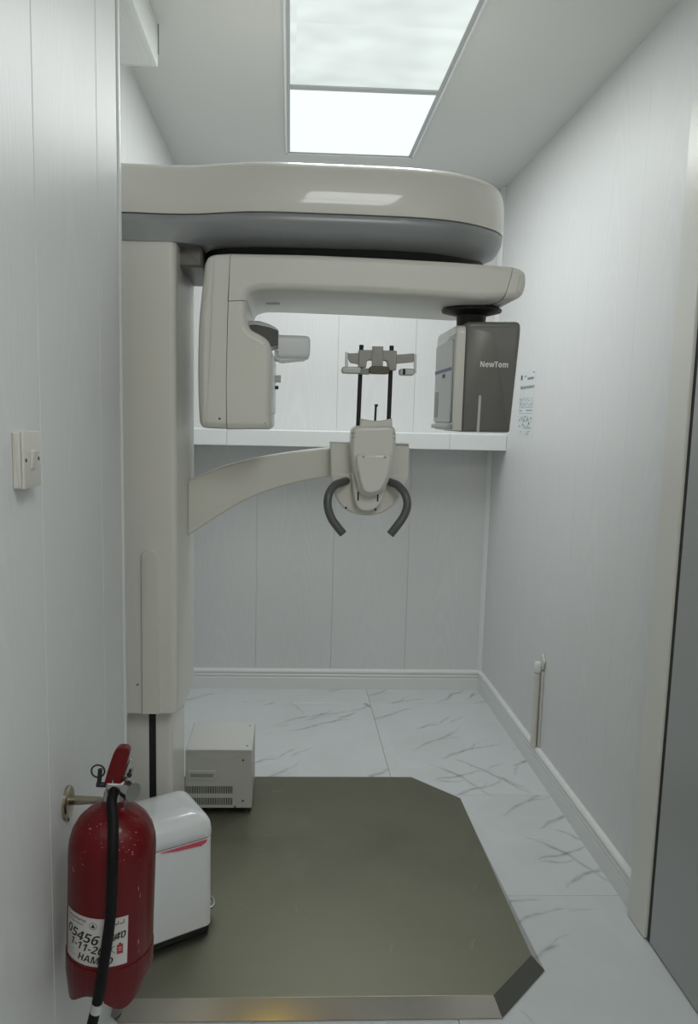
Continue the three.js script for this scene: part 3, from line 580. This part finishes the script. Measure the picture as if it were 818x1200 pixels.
// ---------------------------------------------------------------- fire extinguisher hanging on the wall hook
{
  const ex = -0.316, ez = -1.285, ey = 0.41;
  const t = thing('fire_extinguisher', 'dark red fire extinguisher with black hose hanging on the near left wall', 'extinguisher', [ex, ey, ez]);
  t.rotation.z = -0.035;
  const r = 0.0765;
  const prof = [[0, 0.062], [r - 0.012, 0.064], [r - 0.003, 0.07], [r, 0.082], [r, 0.272], [r - 0.0015, 0.288], [r - 0.006, 0.304], [r - 0.015, 0.320], [r - 0.029, 0.334], [r - 0.044, 0.343], [0.022, 0.348], [0.019, 0.358], [0, 0.359]];
  Lc(t, 'cylinder', lathe(prof, 64), M.red);
  // skirt with a scalloped lower edge
  {
    const n = 96, pos = [], inner = r - 0.006, uv = [];
    const low = a => 0.014 + 0.014 * Math.cos(a * 4 + 0.9) , yTop = 0.085;
    const pt = (a, rr, y) => [rr * Math.sin(a), y, rr * Math.cos(a)];
    for (let i = 0; i < n; i++) {
      const a = i / n * Math.PI * 2, b = (i + 1) / n * Math.PI * 2, q = (A, B, C, D) => { pos.push(...A, ...B, ...C, ...A, ...C, ...D); };
      const ro = r + 0.0012, rl = r - 0.004, il = inner - 0.004;
      q(pt(a, rl, low(a)), pt(b, rl, low(b)), pt(b, ro, 0.045), pt(a, ro, 0.045)); q(pt(a, ro, 0.045), pt(b, ro, 0.045), pt(b, ro, yTop - 0.003), pt(a, ro, yTop - 0.003)); q(pt(a, ro, yTop - 0.003), pt(b, ro, yTop - 0.003), pt(b, inner, yTop), pt(a, inner, yTop));
      q(pt(b, il, low(b)), pt(a, il, low(a)), pt(a, inner, 0.045), pt(b, inner, 0.045)); q(pt(b, inner, 0.045), pt(a, inner, 0.045), pt(a, inner, yTop), pt(b, inner, yTop)); q(pt(b, rl, low(b)), pt(a, rl, low(a)), pt(a, il, low(a)), pt(b, il, low(b)));
    }
    let g = new THREE.BufferGeometry(); g.setAttribute('position', new THREE.BufferAttribute(new Float32Array(pos), 3));
    Lc(t, 'foot_skirt', boxUV(toCreasedNormals(g, 0.7)), M.red, 'red skirt with scalloped lower edge');
  }
  // paper label with the printed header, handwriting and small red picture
  const labelTex = canvasTex(768, 560, (c, w, h) => {
    c.fillStyle = '#cfcccb'; c.fillRect(0, 0, w, h);
    for (let i = 0; i < 13; i++) { c.fillStyle = '#3b3638'; c.fillRect(36 + i * 22, 36 + (i * 5) % 7, 12, 22 + (i * 11) % 9); c.fillStyle = '#84434a'; c.fillRect(30 + i * 20, 90 + (i * 3) % 5, 11, 14 + (i * 7) % 6); }
    c.strokeStyle = '#2a2a2a'; c.lineWidth = 5; c.beginPath(); c.arc(398, 92, 40, 0, 7); c.stroke();
    c.fillStyle = '#2a2a2a'; c.beginPath(); c.moveTo(398, 62); c.lineTo(424, 112); c.lineTo(372, 112); c.fill();
    c.fillStyle = '#1c1a1a'; for (const [x, y, a, b] of [[560, 66, 34, 12], [604, 36, 8, 42], [622, 66, 40, 12], [660, 36, 8, 42], [680, 66, 30, 12], [716, 30, 9, 48], [590, 88, 8, 8], [640, 88, 8, 8]]) c.fillRect(x, y, a, b);
    c.fillStyle = '#555'; for (let i = 0; i < 9; i++) c.fillRect(22, 250 + i * 30, 90 + (i * 37) % 60, 4);
    c.fillStyle = '#141214'; c.save(); c.translate(20, 250); c.rotate(0.12); c.font = 'italic bold 160px sans-serif'; c.fillText('05456', -8, 10); c.restore();
    c.save(); c.translate(566, 262); c.rotate(-0.1); c.font = 'italic bold 112px sans-serif'; c.fillText('340', -6, 0); c.restore();
    c.save(); c.translate(90, 366); c.rotate(0.1); c.font = 'italic bold 128px sans-serif'; c.fillText('1-11-20', -10, 12); c.restore();
    c.save(); c.translate(205, 490); c.rotate(0.04); c.font = 'italic bold 116px sans-serif'; c.fillText('HAM  D', 0, 26); c.restore();
    c.strokeStyle = '#141214'; c.lineWidth = 9; for (let i = 0; i < 5; i++) { c.beginPath(); c.moveTo(520 + i * 26, 320 - i * 14); c.lineTo(600 + i * 26, 190 - i * 6); c.stroke(); }
    c.fillStyle = '#b01525'; c.fillRect(660, 322, 52, 96); c.fillRect(672, 296, 28, 24); c.fillStyle = '#cfcccb'; c.fillRect(668, 350, 36, 10); c.fillRect(668, 378, 36, 8);
    c.strokeStyle = '#2a2222'; c.lineWidth = 6; c.strokeRect(656, 318, 60, 104); c.beginPath(); c.arc(640, 360, 40, 1.6, 4.6); c.stroke();
  });
  const lg = new THREE.CylinderGeometry(r + 0.0006, r + 0.0006, 0.09, 40, 1, true, -1.02, 1.62); lg.translate(0, 0.135, 0);
  Lc(t, 'label', lg, P({ map: labelTex, color: col(0.9, 0.9, 0.9), roughness: 0.5, side: THREE.DoubleSide }), 'white paper label with black handwriting');
  // valve
  const valve = Lc(t, 'valve', merge([rod([0, 0.355, 0], [0, 0.375, 0], 0.020, 0.018, 6), rod([0, 0.373, 0], [0, 0.401, 0], 0.013, 0.012), box(-0.012, 0.379, -0.012, 0.026, 0.395, 0.014, 0.004), rod([0.02, 0.383, -0.01], [0.02, 0.418, -0.01], 0.005)]), M.chrome, 'chrome valve');
  Lc(valve, 'gauge', merge([rod([0.026, 0.383, 0.012], [0.038, 0.383, 0.022], 0.0165), rod([0.018, 0.383, 0.004], [0.03, 0.383, 0.014], 0.008)]), M.chrome);
  Lc(valve, 'bleed_screw', rod([0.026, 0.407, 0.004], [0.029, 0.407, 0.008], 0.004), M.black);
  const lever = Lc(valve, 'lever', loft(fillet([[-0.016, 0.390], [0.015, 0.390], [0.022, 0.425], [0.0285, 0.452], [0.024, 0.460], [0.008, 0.460], [0.001, 0.452], [-0.0075, 0.425]], [0.002, 0.002, 0.02, 0.008, 0.006, 0.006, 0.008, 0.02]), edge(-0.006, 0.012, 0.003), 'z', 0.6), M.red, 'red squeeze lever');
  Lc(valve, 'lower_lever', loft(fillet([[0.014, 0.398], [0.03, 0.403], [0.033, 0.4254], [0.026, 0.435]], 0.004), edge(-0.014, -0.002, 0.002), 'z', 0.6), M.chrome);
  Lc(valve, 'pull_ring', (() => { const g = new THREE.TorusGeometry(0.0115, 0.0016, 8, 28); g.translate(-0.028, 0.411, 0.004); return g; })(), M.black, 'dark pin ring');
  Lc(valve, 'pin', merge([rod([-0.026, 0.385, 0.004], [-0.024, 0.415, 0.004], 0.004), rod([-0.03, 0.386, 0.004], [-0.006, 0.386, 0.004], 0.0045)]), M.black);
  // hose
  const s = (a, y, rr) => [rr * Math.sin(a), y, rr * Math.cos(a)];
  const hose = Lc(t, 'hose', tube([[0.002, 0.379, 0.012], [0.003, 0.368, 0.03], s(0.2, 0.353, 0.042), s(0.22, 0.328, 0.064), s(0.22, 0.293, 0.083), s(0.22, 0.25, 0.088), s(0.2, 0.19, 0.088), s(0.12, 0.12, 0.088), s(0.03, 0.055, 0.089), s(-0.08, 0.0, 0.088), s(-0.2, -0.05, 0.09)], 0.0092, 90), M.rubber, 'black rubber hose');
  Lc(hose, 'hose_clamp', rod(s(0.0, 0.033, 0.089), s(-0.03, 0.016, 0.0885), 0.0102), M.silver, 'pale hose clamp');
}
// hook
{
  const t = thing('wall_hook', 'satin nickel lever hook with round rose on the near left wall', 'hook', [XN, 0.722, -1.36]);
  const disc = lathe([[0, 0], [0.030, 0], [0.030, 0.005], [0.027, 0.008], [0, 0.009]]); disc.rotateZ(-Math.PI / 2);
  Lc(t, 'rose', disc, M.nickel);
  Lc(t, 'lever', merge([rod([0.006, 0.003, 0.0], [0.066, 0.012, 0.016], 0.0095, 0.0065), tube([[0.064, 0.012, 0.0155], [0.08, 0.015, 0.024], [0.09, 0.022, 0.034]], 0.0062, 16)]), M.nickel);
  Lc(t, 'rose_tab', box(0.001, -0.034, -0.012, 0.008, -0.012, 0.012, 0.002), M.nickel);
}

// ---------------------------------------------------------------- wall fittings
{
  const t = thing('light_switch', 'cream single rocker light switch on the near left wall', 'light switch', [XN, 1.378, -1.17]);
  Lc(t, 'back_box', box(0, -0.0425, -0.0375, 0.012, 0.0425, 0.0375, 0.002), M.plateWhite);
  const pl = Lc(t, 'plate', box(0.012, -0.0432, -0.038, 0.0175, 0.0432, 0.038, 0.0022), M.plateWhite);
  Lc(pl, 'rocker', loft([[0.017, -0.0155], [0.0195, -0.014], [0.024, 0.0125], [0.017, 0.0145]], chamfer(-0.0105, 0.0105, 0.001), 'z', 0.4), M.plateWhite);
  for (const z of [-0.028, 0.028]) Lc(pl, 'screw', rod([0.0168, 0, z], [0.0180, 0, z], 0.003), M.black);
}
{
  const tex = canvasTex(512, 704, (c, w, h) => {
    c.fillStyle = '#e2e6e8'; c.fillRect(0, 0, w, h);
    const bars = (x, y, n, s, hh, colr) => { c.fillStyle = colr; for (let i = 0; i < n; i++) c.fillRect(x + i * s, y + ((i * 7) % 3) * 3, s * 0.62, hh); };
    c.fillStyle = '#3a3d42'; c.fillRect(40, 34, 54, 50); c.fillStyle = '#8a8d92'; c.fillRect(150, 44, 80, 12);
    c.fillStyle = '#8d8790'; c.fillRect(260, 66, 200, 26); c.fillStyle = '#555'; c.fillRect(430, 14, 46, 12);
    bars(40, 150, 14, 32, 30, '#26282c');
    c.strokeStyle = '#9aa0a6'; c.lineWidth = 5; for (const x of [70, 170]) { c.beginPath(); c.moveTo(x, 186); c.lineTo(x, 262); c.stroke(); }
    for (let r = 0; r < 7; r++) for (let k = 0; k < 12; k++) { const v = rnd(); c.fillStyle = v < 0.4 ? '#6d7177' : v < 0.7 ? '#a3a8b2' : '#c9cdd4'; c.fillRect(34 + k * 37, 278 + r * 15, 10 + rnd() * 24, 7); }
    c.strokeStyle = '#8f93b0'; c.lineWidth = 4; for (const y of [382, 444]) { c.beginPath(); c.moveTo(26, y); c.lineTo(480, y); c.stroke(); }
    bars(40, 404, 4, 22, 16, '#60646c'); bars(270, 402, 8, 24, 16, '#55585f');
    for (let k = 0; k < 46; k++) { c.fillStyle = rnd() < 0.5 ? '#51555c' : '#8b9098'; c.fillRect(40 + rnd() * 400, 466 + rnd() * 110, 8 + rnd() * 26, 8 + rnd() * 14); }
    bars(220, 588, 11, 22, 12, '#4a4d53'); for (let k = 0; k < 9; k++) { c.fillStyle = '#a6abb3'; c.fillRect(60 + rnd() * 340, 624 + rnd() * 40, 30 + rnd() * 40, 8); }
  });
  const t = thing('wall_notice', 'printed paper notice with black text on the right wall beside the detector', 'notice', [XR, 1.53, -3.39]);
  const g = new THREE.BoxGeometry(0.0008, 0.297, 0.225);
  Lc(t, 'sheet', (() => { g.translate(-0.0004, 0, 0); return g; })(), P({ map: tex, color: col(0.86, 0.87, 0.87), roughness: 0.5 }));
}
{
  const t = thing('pipe_stub', 'short white capped pipe rising from the skirting on the right wall', 'pipe', [1.038, 0.11, -2.97]);
  Lc(t, 'pipe', rod([0, 0, 0], [0, 0.315, 0], 0.0125), M.plateWhite);
  Lc(t, 'cap', lathe([[0, 0.318], [0.0125, 0.318], [0.015, 0.324], [0.0155, 0.352], [0.012, 0.362], [0, 0.365]], 24), M.trim);
  Lc(t, 'backing_channel', box(0.013, 0.0, -0.014, 0.022, 0.33, 0.022, 0.002), M.plateWhite);
  Lc(t, 'wall_clip', loft(fillet([[-0.02, 0.36], [0.005, 0.40], [0.034, 0.375], [0.022, 0.335], [0.0, 0.33]], 0.004), chamfer(0.0205, 0.012, 0.001), 'x', 0.5), M.plateWhite);
}

renderer.render(scene, camera);
